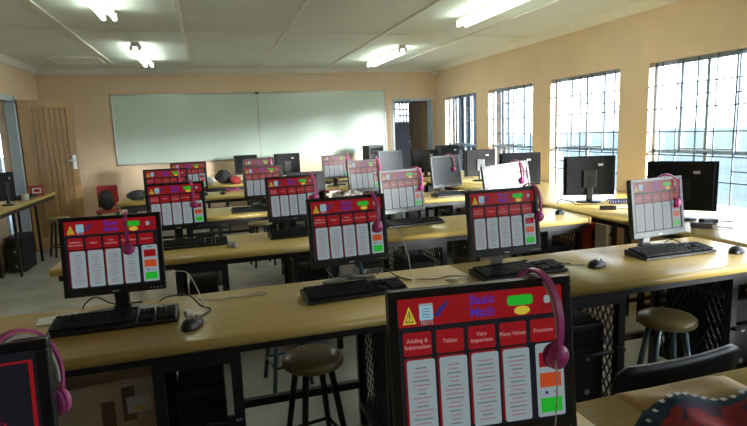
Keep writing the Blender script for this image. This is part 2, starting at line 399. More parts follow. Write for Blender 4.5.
def make_desk(label,x0,x1,yf,yb,cages,group,round_right=False,round_left=False,bars=True):
    r=thing('computer_desk',label,'desk',(x0,yf,0),0,group)
    L=x1-x0; D=yb-yf
    m=MB()
    if round_right or round_left:
        m.prism(top_profile(0,D,DZ),0 if not round_left else .06,L-.06 if round_right else L,'x',0,True)
        for flag,xx,s in((round_right,L-.06,1),(round_left,.06,-1)):
            if flag:
                pr=[(.06*0,0)]
                pl=[(xx,.02)]+[(xx+s*.06*math.sin(a),.06-.06*math.cos(a)+.004) for a in [i*math.pi/12 for i in range(1,7)]]
                pl+=[(xx+s*.06*math.sin(a),D-.06-.06*math.cos(a)-.004) for a in [math.pi/2+i*math.pi/12 for i in range(0,6)]]+[(xx,D-.02)]
                m.prism(pl,DZ-.0415,DZ-.0005,'z')
    else: m.prism(top_profile(0,D,DZ),0,L,'x',0,True)
    obj('desktop',m,M['wood'],r)
    zt=DZ-.044
    m=MB(); m.bx(.03,L-.03,.05,.08,zt-.035,zt); m.bx(.03,L-.03,D-.08,D-.05,zt-.035,zt); obj('rail',m,M['steel'],r)
    z0=.09; p=.036
    for(ca,cb) in cages:
        a=ca-x0; b=cb-x0; f=.05; k=D-.05
        m=MB()
        for x in(a,b-p):
            for y in(f,k-p): m.bx(x,x+p,y,y+p,0,zt-.036)
            m.bx(x,x+p,f+p,k-p,z0,z0+.03); m.bx(x,x+p,f+p,k-p,zt-.07,zt-.036)
        for y in(f,k-p):
            m.bx(a+p,b-p,y,y+p,z0,z0+.03); m.bx(a+p,b-p,y,y+p,zt-.07,zt-.036)
        cg=obj('tower_cage',m,M['steel'],r)
        obj('cage_shelf',MB().bx(a+p,b-p,f+p,k-p,z0+.012,z0+.024),M['steel'],cg)
        for x in(a+p/2,b-p/2):
            obj('mesh_panel',lattice(k-f-2*p,zt-.07-z0-.03),M['steel'],cg,loc=(x,f+p,z0+.03))
        m=MB(); m.tube([(a+.01,f-.012,.40),(b-.01,f-.012,.40)],.010,8); m.box((b-.05,f-.018,.40),(.03,.022,.045)); obj('locking_bar',m,M['steel'],cg)
    if bars:
        for (c0,c1) in zip(cages[:-1],cages[1:]):
            if c1[0]-c0[1]>.15: obj('crossbar',MB().bx(c0[1]-x0,c1[0]-x0,D-.082,D-.052,.19,.225),M['steel'],r)
    return r
XE=2.69
G='rows of computer desks'
TOWERS=[]
def row(yf,D,xs,cages,labels,grp=G,rr=False):
    yb=yf+D
    for i in range(len(xs)-1):
        cg=[c for c in cages if xs[i]<=c[0] and c[1]<=xs[i+1]+.001]
        make_desk(labels[i],xs[i]+(.002 if i else 0),xs[i+1]-.002,yf,yb,cg,grp,round_right=(rr and i==len(xs)-2))
    for c in cages: TOWERS.append((c,yf))
CG=[(-.95,-.65),(-.255,.045),(.60,.90),(1.42,1.73),(2.355,2.655)]
row(.45,.612,[-1.10,.80,XE],[(-.95,-.65),(-.255,.045),(1.42,1.73),(2.355,2.655)],['oak topped computer desk in the row nearest the camera, left part under the dark screen','oak topped computer desk nearest the camera at bottom right, carrying the patterned cloth'])
row(1.85,.601,[-1.10,1.12,XE],CG,['long oak topped desk second from the camera, left part with cardboard boxes under it','oak topped desk second from the camera, right part under the grey framed monitor'])
row(3.262,.60,[-.90,.90,XE-.02],[(-.258,.045),(.44,.74),(1.19,1.50),(2.30,2.60)],['oak topped desk third from the camera, left part holding the silver mouse','oak topped desk third from the camera, right part ending in a rounded corner'],rr=True)
row(4.863,.60,[-.92,.90,XE-.02],[(-.258,.045),(.60,.90),(1.30,1.60),(2.30,2.60)],['oak topped desk fourth from the camera, left part with white paper on it','oak topped desk fourth from the camera, right part with books on it'])
row(6.50,.60,[-1.05,.80,XE-.02],[(-.95,-.65),(.40,.70),(1.42,1.73),(2.30,2.60)],['oak topped desk fifth from the camera, left part with a dark cap on its end','oak topped desk fifth from the camera, right part in front of the lit board'])
row(8.03,.60,[-.16,1.3,XE-.02],[(-.10,.20),(.75,1.05),(1.42,1.73),(2.30,2.60)],['oak topped desk farthest from the camera, with bags heaped on it','oak topped desk farthest from the camera, right part near the back doorway'])
# counter along the windows
def make_counter(label,y0,y1,first=False):
    r=thing('side_counter',label,'desk',(2.76,y0,0),0,'counter under the windows'); L=y1-y0; Wd=XR-2.76-.012
    m=MB(); rr=.018
    pr=[(Wd,DZ),(Wd,DZ-.036)]+[(rr-rr*math.sin(a),DZ-.018-rr*math.cos(a)) for a in[i*math.pi/6 for i in range(7)]]
    m.prism([(a,b) for a,b in pr],0,L,'y',0,True); obj('desktop',m,M['wood'],r)
    for y in(.05,L/2,L-.09):
        m=MB()
        for x in(.06,Wd-.10): m.bx(x,x+.035,y,y+.035,0,DZ-.037)
        m.bx(.06,Wd-.10,y,y+.03,DZ-.08,DZ-.037); m.bx(.06,Wd-.10,y,y+.03,.1,.13); obj('leg_frame',m,M['steel'],r)
    m=MB(); m.bx(.065,.09,.086,L-.09,DZ-.08,DZ-.037); obj('rail',m,M['steel'],r)
make_counter('oak counter under the windows, nearest stretch beside the grey monitor',.55,3.05)
make_counter('oak counter under the windows, middle stretch with a black monitor turned away',3.055,5.6)
make_counter('oak counter under the windows, far stretch towards the back doorway',5.605,8.2)
# ------------------------------------------------------------------ computer towers
r=thing('computer_tower','black computer tower','computer',(0,0,0)); TW=.17; TH=.40; TD=.40
obj('case',MB().bx(-TW/2,TW/2,.012,TD,0,TH),M['black2'],r,bevel=.004)
m=MB(); m.bx(-TW/2,TW/2,0,.0115,.004,TH-.002); obj('front_panel',m,M['black'],r,bevel=.003)
m=MB()
for z in(.33,.285): m.bx(-.072,.072,-.003,-.0005,z,z+.038)
obj('drive_bay',m,M['black2'],r)
m=MB(); m.lathe([(.012,-.004),(.012,-.0005)],(0,0,.24),14,axis='y'); obj('power_button',m,M['silver'],r)
m=MB(); m.lathe([(.014,-.003),(.014,-.0005)],(0,0,.075),14,axis='y'); obj('badge',m,M['silver'],r)
tower0=r; used=False
ROWN={.45:'nearest',1.85:'second nearest',3.262:'third nearest',4.863:'fourth nearest'}
ORD=['leftmost','second from left','third from left','fourth from left','fifth from left']
from collections import defaultdict
byrow=defaultdict(list)
for c,yf in TOWERS: byrow[yf].append(c)
for yf,cs in byrow.items():
    if yf not in ROWN: continue      # nothing of those shows
    for i,c in enumerate(cs):
        lab='black computer tower caged under the %s desk row, %s'%(ROWN[yf],ORD[i])
        loc=((c[0]+c[1])/2,yf+.105,.1145)
        if not used: r=tower0; r.location=loc; r['label']=lab; r['group']='towers in the desk cages'; used=True
        else: copy_thing(tower0,lab,loc,0,'towers in the desk cages')
copy_thing(tower0,'black computer tower on the floor under the narrow left hand table',(-2.17,6.75,0),0,'towers in the desk cages')
# ------------------------------------------------------------------ screen content
TXT={}
def text_mb(mb,s,x,z,size,mi,w,h,y,align='CENTER',bold=0):
    key=(s,size,bold)
    if key not in TXT:
        cu=bpy.data.curves.new('t','FONT'); cu.body=s; cu.size=1; cu.align_x='CENTER'; cu.align_y='CENTER'; cu.offset=bold; cu.resolution_u=2
        o=bpy.data.objects.new('t',cu); C.objects.link(o); bpy.context.view_layer.update()
        me=o.evaluated_get(bpy.context.evaluated_depsgraph_get()).to_mesh()
        TXT[key]=([tuple(v.co) for v in me.vertices],[tuple(p.vertices) for p in me.polygons])
        o.evaluated_get(bpy.context.evaluated_depsgraph_get()).to_mesh_clear(); bpy.data.objects.remove(o); bpy.data.curves.remove(cu)
    vs,fs=TXT[key]
    mb.add([((x-.5)*w+v[0]*size*h,y,(.5-z)*h+v[1]*size*h) for v in vs],fs,mi)
def screen_mesh(w,h,kind):
    m=MB()
    def rect(u0,v0,u1,v1,c,lv): 
        y=-.00012*lv
        m.add([((u0-.5)*w,y,(.5-v1)*h),((u1-.5)*w,y,(.5-v1)*h),((u1-.5)*w,y,(.5-v0)*h),((u0-.5)*w,y,(.5-v0)*h)],[(0,1,2,3)],SI[c])
    def rrect(u0,v0,u1,v1,c,lv,rr=.018):
        y=-.00012*lv; a=rr; b=rr*w/h; p=[]
        for cx,cy,st in((u1-a,v0+b,-90),(u1-a,v1-b,0),(u0+a,v1-b,90),(u0+a,v0+b,180)):
            for k in range(4):
                t=R(st+30*k); p.append(((cx+a*math.cos(t)-.5)*w,y,(.5-(cy+b*math.sin(t)))*h))
        m.add(p,[tuple(range(len(p)))],SI[c])
    def poly(pts,c,lv): m.add([((u-.5)*w,-.00012*lv,(.5-v)*h) for u,v in pts],[tuple(range(len(pts)))],SI[c])
    def tx(s,u,v,size,c,lv,bold=0): text_mb(m,s,u,v,size,SI[c],w,h,-.00012*lv,bold=bold)
    m.bx(-w/2,w/2,.0002,.004,-h/2,h/2,SI['bg'])
    if kind=='lesson':
        rect(0,0,1,.205,'red',1)
        poly([(.065,.055),(.105,.185),(.025,.185)],'yel',2); poly([(.065,.085),(.090,.172),(.040,.172)],'bg',3); poly([(.065,.10),(.084,.165),(.046,.165)],'yel',4)
        rect(.062,.115,.068,.142,'bg',5); rect(.062,.148,.068,.157,'bg',5)
        rrect(.125,.045,.205,.165,'lblue',2,.008); rect(.125,.045,.205,.065,'white',3); tx('TESTS',.165,.187,.038,'white',2,.01)
        for k in range(4): rect(.14,.08+.02*k,.19,.086+.02*k,'line',3)
        poly([(.205,.14),(.25,.075),(.30,.03),(.295,.06),(.262,.105),(.24,.15)],'navy',2)
        tx('Basic',.50,.056,.098,'blue',2,.02); tx('Math',.50,.148,.098,'blue',2,.02)
        rrect(.655,.05,.815,.125,'green',2); 
        p=[(.745+.05*math.cos(t),.165+.033*math.sin(t)) for t in[2*math.pi*k/20 for k in range(20)]]; poly(p,'yel',2)
        rrect(.885,.07,.925,.13,'white',2,.012); poly([(.87,.14),(.94,.14),(.955,.175),(.855,.175)],'dred',2); poly([(.935,.06),(.965,.11),(.945,.12)],'navy',2)
        caps=['Adding &\nSubtraction','Tables','Very\nImportant','Place Values','Fractions']
        for i in range(5):
            u=.022+.192*i; rrect(u,.245,u+.165,.415,'red',1,.012)
            for k,ln in enumerate(caps[i].split('\n')): 
                n=len(caps[i].split('\n')); tx(ln,u+.082,.33+(k-(n-1)/2)*.045,.042,'txt',2,.008)
        for i in range(4):
            u=.035+.192*i; rrect(u-.012,.43,u+.150,.97,'dred',1,.012); rrect(u,.445,u+.165,.985,'white',2,.014)
            random.seed(i+3)
            for k in range(15):
                ww=random.uniform(.05,.125); v=.50+.031*k
                rect(u+.082-ww/2,v,u+.082+ww/2,v+.010,'rline' if (k+i)%3 else 'line',3)
        u=.815; rrect(u,.43,u+.175,.985,'white',1,.014)
        rect(u+.02,.50,u+.155,.61,'red',2); rect(u+.02,.655,u+.155,.765,'orange',2); rect(u+.02,.845,u+.155,.955,'green',2)
        rect(u+.05,.795,u+.07,.815,'navy',2); rect(u+.105,.80,u+.13,.81,'line',2); rect(u+.06,.455,u+.12,.47,'line',2)
    elif kind=='dark':
        for a in((.02,.055,.985,.068),(.968,.055,.985,1.0),(.02,.055,.032,1.0)): rect(*a,'red',1)
        for k,wd in enumerate((.05,.04,.06)): rect(.52+.07*k,.33,.52+.07*k+wd,.352,'dred',2)
        rect(.30,.40,.86,.50,'red',2)
        for k in range(5): rrect(.40+.09*k,.42,.43+.09*k,.475,('yel','green','orange','yel','lblue')[k],3,.006)
        rrect(.70,.52,.86,.66,'line',2)
    return m.mesh('screen',SM)
SW,SH=.332,.262        # visible screen
PW,PH=.368,.310        # panel
SMESH={}
def smesh(kind,w=SW,h=SH):
    k=(kind,w)
    if k not in SMESH: SMESH[k]=screen_mesh(w,h,kind)
    return SMESH[k]
# ------------------------------------------------------------------ monitors
PROTO={}
def monitor_proto(style,kind):
    """standing on the desk, screen facing -Y, panel pivot at z=.27 above the desk"""
    key=(style,kind)
    if key in PROTO: return PROTO[key]
    bez={'black':M['black'],'blacksilver':M['black'],'grey':M['grey'],'silver':M['darksilver']}[style]
    r=thing('computer_monitor','x','monitor',(0,0,-50))
    dark=style=='black'
    # V-shaped foot behind the panel, opening towards the user
    m=MB()
    for q in(-1,1):
        m.prism([(0,.095),(q*.030,.090),(q*.125,.045),(q*.130,.022),(q*.100,.018),(0,.060)],0,.014,'z')
    m.bx(-.032,.032,.058,.098,.0145,.022); obj('base',m,M['black'] if dark else M['darksilver'],r,bevel=.003)
    m=MB(); m.prism([(.062,.0225),(.095,.0225),(.062,.20),(.034,.20)],-.027,.027,'x'); obj('stand',m,M['black'] if dark else M['silver'],r,bevel=.006)
    tilt=Matrix.Translation((0,.010,.252))@Matrix.Rotation(R(-7),4,'X')
    b=MB(); w,h=PW/2,PH/2; fx=(PW-SW)/2; ft=.016; fb=PH-SH-ft
    b.bx(-w,w,-.016,0,h-ft,h); b.bx(-w,w,-.016,0,-h,-h+fb); b.bx(-w,-w+fx,-.016,0,-h+fb,h-ft); b.bx(w-fx,w,-.016,0,-h+fb,h-ft)
    b.bx(-w,w,.0005,.012,-h,h); 
    b.prism([(-w*.96,-h*.95),(w*.96,-h*.95),(w*.96,h*.95),(-w*.96,h*.95)],.0125,.022,'y')
    b.bx(-w*.62,w*.62,.0225,.046,-h*.78,h*.62)
    b.xform(tilt); obj('housing',b,bez,r,bevel=.0025)
    s=smesh(kind) if kind!='off' else smesh_off()
    o=obj('screen',s,SM,r)if False else link(bpy.data.objects.new('screen',s),r)
    o.location=tilt@Vector((0,-.0105,-h+fb+SH/2)); o.rotation_euler=(R(-7),0,0)
    m=MB()
    for k in range(4): m.box((w-.055+.013*k,-.0175,-h+.011),(.006,.003,.004))
    m.xform(tilt); obj('button',m,M['silver'] if style!='silver' else M['grey'],r)
    m=MB(); m.box((0,-.0172,-h+.012),(.026,.002,.006)); m.xform(tilt); obj('badge',m,M['silver'],r)
    PROTO[key]=r; return r
def smesh_off():
    if 'off' not in SMESH:
        m=MB(); m.bx(-SW/2,SW/2,0,.004,-SH/2,SH/2); SMESH['off']=m.mesh('screen',[OFF])
    return SMESH['off']
TOPZ=.252+PH/2*math.cos(R(7))    # nominal top above the desk
def monitor(label,x,y,yaw,style='black',kind='lesson',ztop=1.13,roll=0,scale=1.0,group='monitors on the desk rows'):
    p=monitor_proto(style,kind); r=copy_thing(p,label,(x,y-.02,DZ+.0008),0,group)
    r.rotation_euler=(0,R(roll),R(yaw)); r['category']='monitor'
    s=scale; r.scale=(s,s,s)
    dz=ztop-DZ-TOPZ*s
    for ch in r.children:
        if ch.name.split('.')[0] not in('base','stand'): ch.location.z+=dz/s
    return r
MON={}
def mon(key,*a,**k): MON[key]=monitor(*a,**k)
mon('near','nearest black monitor at bottom centre showing a large red lesson screen',.458,.870,-6,scale=.97)
mon('corner','black monitor at the bottom left corner with a dark screen outlined in red',-.434,.872,3,kind='dark',scale=.97)
mon('2L','black monitor with red lesson screen at far left of the second desk row',-.398,2.295,-2)
mon('2C','black monitor over a silver V shaped foot in the middle of the second desk row',.572,2.35,4,style='blacksilver')
mon('2R','black lesson monitor right behind the top right of the nearest monitor',1.285,2.21,0,style='blacksilver')
mon('2RR','grey framed monitor with a washed out lesson screen near the windows',2.25,2.29,5,style='grey',ztop=1.115)
mon('3a','black monitor leftmost in the third desk row, behind the far left one',-.243,3.76,5)
mon('3b','black monitor second from left in the third desk row, behind the V footed one',.525,3.745,6)
mon('3c','silver framed monitor with red lesson screen in the third desk row',1.325,3.72,14,style='silver',scale=1.02)
mon('3d','tilted monitor in the third desk row whose screen shines almost white',2.22,3.72,-1,style='grey',roll=-5,scale=1.09)
mon('4a','black monitor in the fourth desk row, leftmost, peeking above the third row',-.42,5.42,2,ztop=1.14,scale=1.08)
mon('4b','black monitor in the fourth desk row showing red lesson and white columns, left of centre',.475,5.38,2,ztop=1.122,scale=1.05)
mon('4e','dark topped monitor in the fourth desk row hidden behind a third row monitor',.90,5.33,0,kind='off',ztop=1.04)
mon('4c','grey framed monitor with bluish lesson screen in the fourth desk row, right of centre',1.49,5.30,14,style='grey',ztop=1.13,scale=1.05)
mon('4d','grey monitor with a faded grey screen and headset in the fourth desk row, near windows',2.38,5.26,15,style='grey',kind='off',ztop=1.13,scale=1.08)
mon('5a','black monitor in the fifth desk row, leftmost, showing a bit of red and white',-.27,6.85,0,scale=1.12)
mon('5b','black monitor in the fifth desk row, barely showing over the fourth row',.57,6.92,4,ztop=1.13,scale=1.05)
mon('5c','black monitor in the fifth desk row before the glare on the whiteboard',1.54,6.82,2)
mon('5d','grey washed out monitor in the fifth desk row, below the back doorway',2.28,6.80,15,style='grey',kind='off',ztop=1.15)
mon('6a','dark monitor on the farthest desk row under the whiteboard joint, left one',.50,8.42,0,kind='off',scale=.95)
for k,o in list(PROTO.items()):   # prototypes themselves are not part of the room
    def kill(x):
        for c in list(x.children): kill(c)
        bpy.data.objects.remove(x)
    kill(o)
# monitors on the counter, seen from behind
r=thing('computer_monitor','black monitor turned away','monitor',(0,0,-50)); 
m=MB(); m.lathe([(.105,0),(.105,.008),(.09,.014),(.03,.018)],(0,0,0),28,sy=.85); obj('base',m,M['black'],r)
m=MB(); m.bx(-.026,.026,-.030,.0,.018,.22); obj('stand',m,M['black'],r,bevel=.006)
b=MB(); w,h=.215,.170; zc=.232; b.bx(-w,w,.0,.022,zc-h,zc+h); b.prism([(-w*.9,zc-h*.92),(w*.9,zc-h*.92),(w*.9,zc+h*.92),(-w*.9,zc+h*.92)],-.016,-.0005,'y'); obj('housing',b,M['black2'],r,bevel=.004)
b=MB(); b.bx(-.055,.055,-.030,-.0165,zc-.10,zc+.05); obj('stand_cover',b,M['black'],r,bevel=.004)
b=MB(); b.bx(-.02+.09,.02+.09,-.018,-.0165,zc+.085,zc+.105); obj('label_sticker',b,M['palegrey'],r)
b=MB(); b.bx(-w+.014,w-.014,.0222,.0235,zc-h+.025,zc+h-.014); obj('screen',b,OFF,r)
back0=r
BK=[('black monitor seen from behind on the counter, nearest, behind the grey framed monitor',3.10,2.93,-52,.735,1.0),
    ('black monitor seen from behind on the counter between the two nearest windows',3.14,3.93,-24,.745,1.0),
    ('black monitor seen from behind on the counter, right behind the white shining screen',3.12,5.0,-22,.745,1.0),
    ('black monitor seen from behind on the counter at the second farthest window',3.30,6.22,-2,.745,1.0),
    ('black monitor seen from behind on the counter at the farthest window',3.62,7.85,-4,.745,1.05),
    ('black monitor seen from behind low on the counter end left of the farthest windows',2.99,7.3,-15,.70,.96)]
for i,(l,x,y,yw,zz,s) in enumerate(BK):
    o=back0 if i==0 else copy_thing(back0,l,(0,0,0))
    o['label']=l; o['group']='monitors turned away on the counter'; o.location=(x,y,DZ+.001); o.rotation_euler=(0,0,R(yw)); o.scale=(s,s,s)
o=copy_thing(back0,'dark monitor seen from behind on the farthest desk row, right of the board joint',(1.13,8.42,DZ+.001),2,'monitors turned away on the counter'); o.scale=(.93,.93,.98)
# tall black case below the back doorway
r=copy_thing(tower0,'black computer case standing on the farthest desk below the back doorway',(2.50,8.13,DZ+.001),0); r.scale=(1.4,1,1.15); 
if 'group' in r: del r['group']
# ------------------------------------------------------------------ keyboards and mice
r=thing('keyboard','black keyboard','keyboard',(0,0,-50)); KW,KD=.445,.155
m=MB(); m.prism([(-KD/2,0),(KD/2,0),(KD/2,.030),(KD/2-.02,.031),(-KD/2,.014)],-KW/2,KW/2,'x'); obj('case',m,M['black'],r,bevel=.003)
def keys(x0,x1,nx,rows):
    m=MB(); dx=(x1-x0)/nx
    for rI in rows:
        y=-KD/2+.022+rI*.0205+(.006 if rI==5 else 0); z=.0165+(y+KD/2)*.118
        j=0
        while j<nx:
            wd=1
            if rI==0 and nx>10: wd=5 if j==4 else 1
            m.box((x0+(j+wd/2)*dx,y,z+.004),(dx*wd-.0035,.0165,.009)); j+=wd
    return m
obj('key_block',keys(-.212,.075,15,range(5)),M['black2'],r)
obj('function_keys',keys(-.212,.075,13,[5]),M['black2'],r)
obj('cursor_keys',keys(.083,.137,3,[0,1]),M['black2'],r)
obj('navigation_keys',keys(.083,.137,3,[3,4]),M['black2'],r)
obj('number_pad',keys(.144,.214,4,range(5)),M['black2'],r)
kb0=r
KBS=[('black keyboard beside the white paper on the left of the second desk row',-.395,2.165,1),
 ('black keyboard in front of the V footed monitor on the second desk row',.545,2.165,3),
 ('black keyboard directly above the nearest monitor on the second desk row',1.345,2.165,2),
 ('black keyboard with bright glinting keys below the grey framed monitor near the windows',2.24,2.165,0),
 ('black keyboard below the leftmost monitor of the third desk row',-.16,3.60,1),
 ('black keyboard second from left on the third desk row, behind the V footed monitor',.555,3.62,3),
 ('black keyboard below the silver framed monitor on the third desk row',1.38,3.64,3),
 ('black keyboard below the white shining screen on the third desk row',2.12,3.60,2),
 ('black keyboard on the fourth desk row left of centre, on bare oak top',.36,5.02,2),
 ('black keyboard on the fourth desk row right of centre',1.45,5.03,2),
 ('black keyboard below the faded grey screen on the fourth desk row',2.36,5.02,2),
 ('black keyboard on the fifth desk row below the grey washed out monitor',2.25,6.66,2),
 ('black keyboard lying on the narrow table at far left beside the red carton',-2.21,7.45,88)]
for i,(l,x,y,yw) in enumerate(KBS):
    o=kb0 if i==0 else copy_thing(kb0,l,(0,0,0))
    o['label']=l; o['group']='keyboards'; o.location=(x,y,(DZ if x>-2 else .765)+.001); o.rotation_euler=(0,0,R(yw))
def mouse_proto(m0):
    r=thing('computer_mouse','x','mouse',(0,0,-50))
    m=MB(); nU,nV=10,16; vs=[]
    for i in range(nU+1):
        a=math.pi/2*i/nU
        for k in range(nV):
            t=2*math.pi*k/nV; vs.append((.031*math.cos(t)*math.cos(a)**.6,.056*math.sin(t)*math.cos(a)**.6+.0,.036*math.sin(a)*(1-.22*math.sin(t))))
    fs=[(i*nV+k,i*nV+(k+1)%nV,(i+1)*nV+(k+1)%nV,(i+1)*nV+k) for i in range(nU) for k in range(nV)]
    vs=[(a*1.08,b*1.08,c*.88) for a,b,c in vs]; m.add(vs,fs,0,True); m.f.append(list(range(nV))[::-1]); m.m.append(0); m.s.append(False); obj('shell',m,m0,r)
    m=MB(); m.lathe([(.007,-.003),(.009,0),(.007,.003)],(0,.036,.0225),12,axis='x'); obj('scroll_wheel',m,M['grey'],r)
    return r
ms0=mouse_proto(M['black'])
MS=[('black mouse right of the keyboard at far left of the second desk row',-.115,2.02,-25),
 ('black mouse on the oak top right of the keyboard above the nearest monitor',1.745,2.115,-70),
 ('black mouse at the right edge of the picture near the windows',2.55,2.05,-65),
 ('black mouse on the third desk row right of the keyboard below the silver monitor',1.83,3.52,-30),
 ('black mouse near the rounded corner of the third desk row',2.55,3.52,-50),
 ('dark mouse on the left of the fifth desk row, left of a pair',-.10,6.75,0),
 ('dark mouse on the left of the fifth desk row, right of a pair',.10,6.72,10),
 ('black mouse on the fourth desk row beside the faded grey screen',2.0,5.02,-20)]
for i,(l,x,y,yw) in enumerate(MS):
    o=ms0 if i==0 else copy_thing(ms0,l,(0,0,0))
    o['label']=l; o['group']='black mice'; o.location=(x,y,DZ+.001); o.rotation_euler=(0,0,R(yw))
ms1=mouse_proto(M['mousegrey']); ms1['label']='silver grey mouse alone on the left of the third desk row'; ms1.location=(.085,3.44,DZ+.001); ms1.rotation_euler=(0,0,R(15))
# ------------------------------------------------------------------ headsets hooked over monitor corners
def headset_proto():
    """inverted U over the top edge; local XZ plane is the band plane; origin at the inner top of the band"""
    r=thing('headset','x','headset',(0,0,-50))
    pts=[]; a=.052; L=.125
    for k in range(5): pts.append((-a-.012*math.sin(math.pi*k/8),0,-L+L*k/5-.01))
    for k in range(13):
        t=math.pi-math.pi*k/12; pts.append((a*math.cos(t)*1.0-(0.012 if k<2 else 0)*0,0,-.01+.055*math.sin(t)-.04))
    for k in range(1,6): pts.append((a+.012*math.sin(math.pi*(5-k)/8),0,-.05-(L-.05)*k/5-.0))
    arc=[]
    n=24
    for k in range(n+1):
        t=math.pi*(-.14)+math.pi*1.28*k/n
        arc.append((.072*math.cos(t),0,.105*math.sin(t)-.098))
    m=MB(); m.ribbon(arc,.015,.005,(0,1,0)); obj('headband',m,M['pink'],r)
    m=MB(); m.ribbon([(x*.90,.0,z*.97-.010) for x,y,z in arc[2:-2]],.011,.004,(0,1,0)); obj('band_pad',m,M['palegrey'],r)
    for s in(-1,1):
        m=MB(); m.lathe([(0,s*.078),(.014,s*.077),(.023,s*.072),(.0255,s*.065),(.0255,s*.060)],(0,0,-.155),20,axis='x'); c=obj('ear_cup',m,M['pink'],r)
        m=MB(); m.lathe([(.025,s*.0595),(.027,s*.052),(.021,s*.044),(.010,s*.046)],(0,0,-.155),20,axis='x'); obj('ear_cushion',m,M['pinkd'],c)
    return r
hs0=headset_proto()
HS=[]; first=True
def headset(key,label,u=.80,rot=72,dz=.0,tilt=0,scale=1.0,dy=0.0):
    """hook over the top edge of a monitor at fraction u of its width"""
    global first
    mo=MON[key]; s=mo.scale[0]
    hz=[c for c in mo.children if c.name.startswith('housing')][0]
    top=TOPZ*s+hz.location.z*s
    off=mo.matrix_basis.to_3x3().normalized()@Vector(((u-.5)*PW*s,(.010+.004+PH/2*math.sin(R(7))*1.0+.005+dy)*s,top))
    loc=mo.location+off+Vector((0,0,.006+dz))
    o=hs0 if first else copy_thing(hs0,label,(0,0,0))
    first=False
    o['label']=label; o['group']='pink headsets hung on monitors'; o.location=loc; o.rotation_euler=(0,R(tilt),R(rot)+mo.rotation_euler.z); o.scale=(scale,)*3
headset('near','pink headset hung over the top right of the nearest monitor',0.83,-74,scale=.95)
headset('corner','pink headset over the dark screen at the bottom left corner',.87,40,scale=.84)
headset('2L','pink headset hung over the monitor at far left of the second desk row',0.645,-84,scale=.9)
headset('2C','pink headset hung over the monitor with the silver V shaped foot',0.82,-76)
headset('2R','pink headset hung over the right edge of the monitor behind the nearest one',0.93,-72,scale=.95)
headset('2RR','pink headset hooked on the grey framed monitor near the windows',0.77,-50,scale=.95)
headset('3a','pink headset on the leftmost monitor of the third desk row',0.76,-78)
headset('3b','pink headset on the second monitor from left in the third desk row',0.88,-76,scale=1.05)
headset('3c','pink headset on the silver framed monitor',0.88,-70,scale=.95)
headset('3d','pink headset hanging on the white shining screen',0.76,-50)
headset('4d','pink headset on the faded grey screen of the fourth desk row',0.66,-50)
headset('4c','pink headset on the bluish screen of the fourth desk row',0.9,-78)
headset('4a','pink headset on the leftmost monitor of the fourth desk row',0.76,-78)
headset('5b','pink headset on the monitor barely showing in the fifth desk row',0.86,-78)
headset('5c','pink headset on the monitor before the whiteboard glare',0.9,-78)
# ------------------------------------------------------------------ stools
def stool_proto(legmat):
    r=thing('stool','x','stool',(0,0,-50))
    m=MB(); m.lathe([(0,.447),(.105,.447),(.124,.453),(.131,.466),(.129,.482),(.118,.493),(.075,.499),(0,.500)],(0,0,0),36); obj('seat',m,M['seat'],r)
    for k in range(4):
        a=math.pi/4+k*math.pi/2; m=MB(); m.tube([(.078*math.cos(a),.078*math.sin(a),.446),(.155*math.cos(a),.155*math.sin(a),0)],.014,10,r2=.012); obj('leg',m,legmat,r)
    m=MB(); q=[(.138*math.cos(math.pi/4+k*math.pi/2),.138*math.sin(math.pi/4+k*math.pi/2),.13) for k in range(5)]
    for k in range(4): m.tube([q[k],q[k+1]],.008,8)
    obj('footrest',m,legmat,r)
    return r
st0=stool_proto(M['steel']); st1=stool_proto(M['bluesteel'])
def put(o,l,x,y,yw,g='stools'): o['label']=l; o['group']=g; o.location=(x,y,0); o.rotation_euler=(0,0,R(yw))
put(st0,'round olive stool under the second desk row, left of the nearest monitor',.345,2.15,12)
put(copy_thing(st1,'x',(0,0,0)),'round olive stool under the second desk row at right, behind the black chair',2.03,1.965,20)
put(st1,'stool with blue grey legs seen under the second desk row, in the aisle behind it',.33,2.98,8)
put(copy_thing(st0,'x',(0,0,0)),'pale stool seen beyond the third desk row, left of centre',.46,5.92,10)
put(copy_thing(st0,'x',(0,0,0)),'stool beside the narrow table at far left',-1.90,7.55,30)
put(copy_thing(st1,'x',(0,0,0)),'stool in the aisle behind the third desk row, under the silver framed monitor',1.05,4.35,30)
# ------------------------------------------------------------------ black chair
r=thing('chair','black plastic chair whose curved back rises behind the nearest desk at right','chair',(1.265,1.40,0),2)
m=MB(); nx,nz=14,8; vs=[]
for sd in(0,1):
    for j in range(nz+1):
        for i in range(nx+1):
            u=i/nx*2-1; v=j/nz; hw=.245-.03*(1-v)-.012*max(0,v-.7)/.3
            x=u*hw; y=-.20-.05*v+.014*u*u+(.016 if sd else 0); z=.47+.268*v-.006*(1-u*u)*v-(.02*(max(0,abs(u)-.85)/.15)**2 if v>.9 else 0)
            vs.append((x,y,z))
N=(nx+1)*(nz+1); fs=[]
for j in range(nz):
    for i in range(nx):
        a=j*(nx+1)+i; q=(a,a+1,a+nx+2,a+nx+1); fs.append(q); fs.append(tuple(k+N for k in q[::-1]))
for i in range(nx): a=nz*(nx+1)+i; fs.append((a,a+1,a+1+N,a+N)); fs.append((i+1,i,i+N,i+1+N))
for j in range(nz): a=j*(nx+1); fs.append((a,a+nx+1,a+nx+1+N,a+N)); b2=a+nx; fs.append((b2+nx+1,b2,b2+N,b2+nx+1+N))
m.add(vs,fs,0,True); obj('backrest',m,M['black'],r)
m=MB(); m.prism([(-.18,-.195),(.18,-.195),(.19,.03),(.17,.09),(-.17,.09),(-.19,.03)],.43,.455,'z'); obj('seat',m,M['black'],r,bevel=.01)
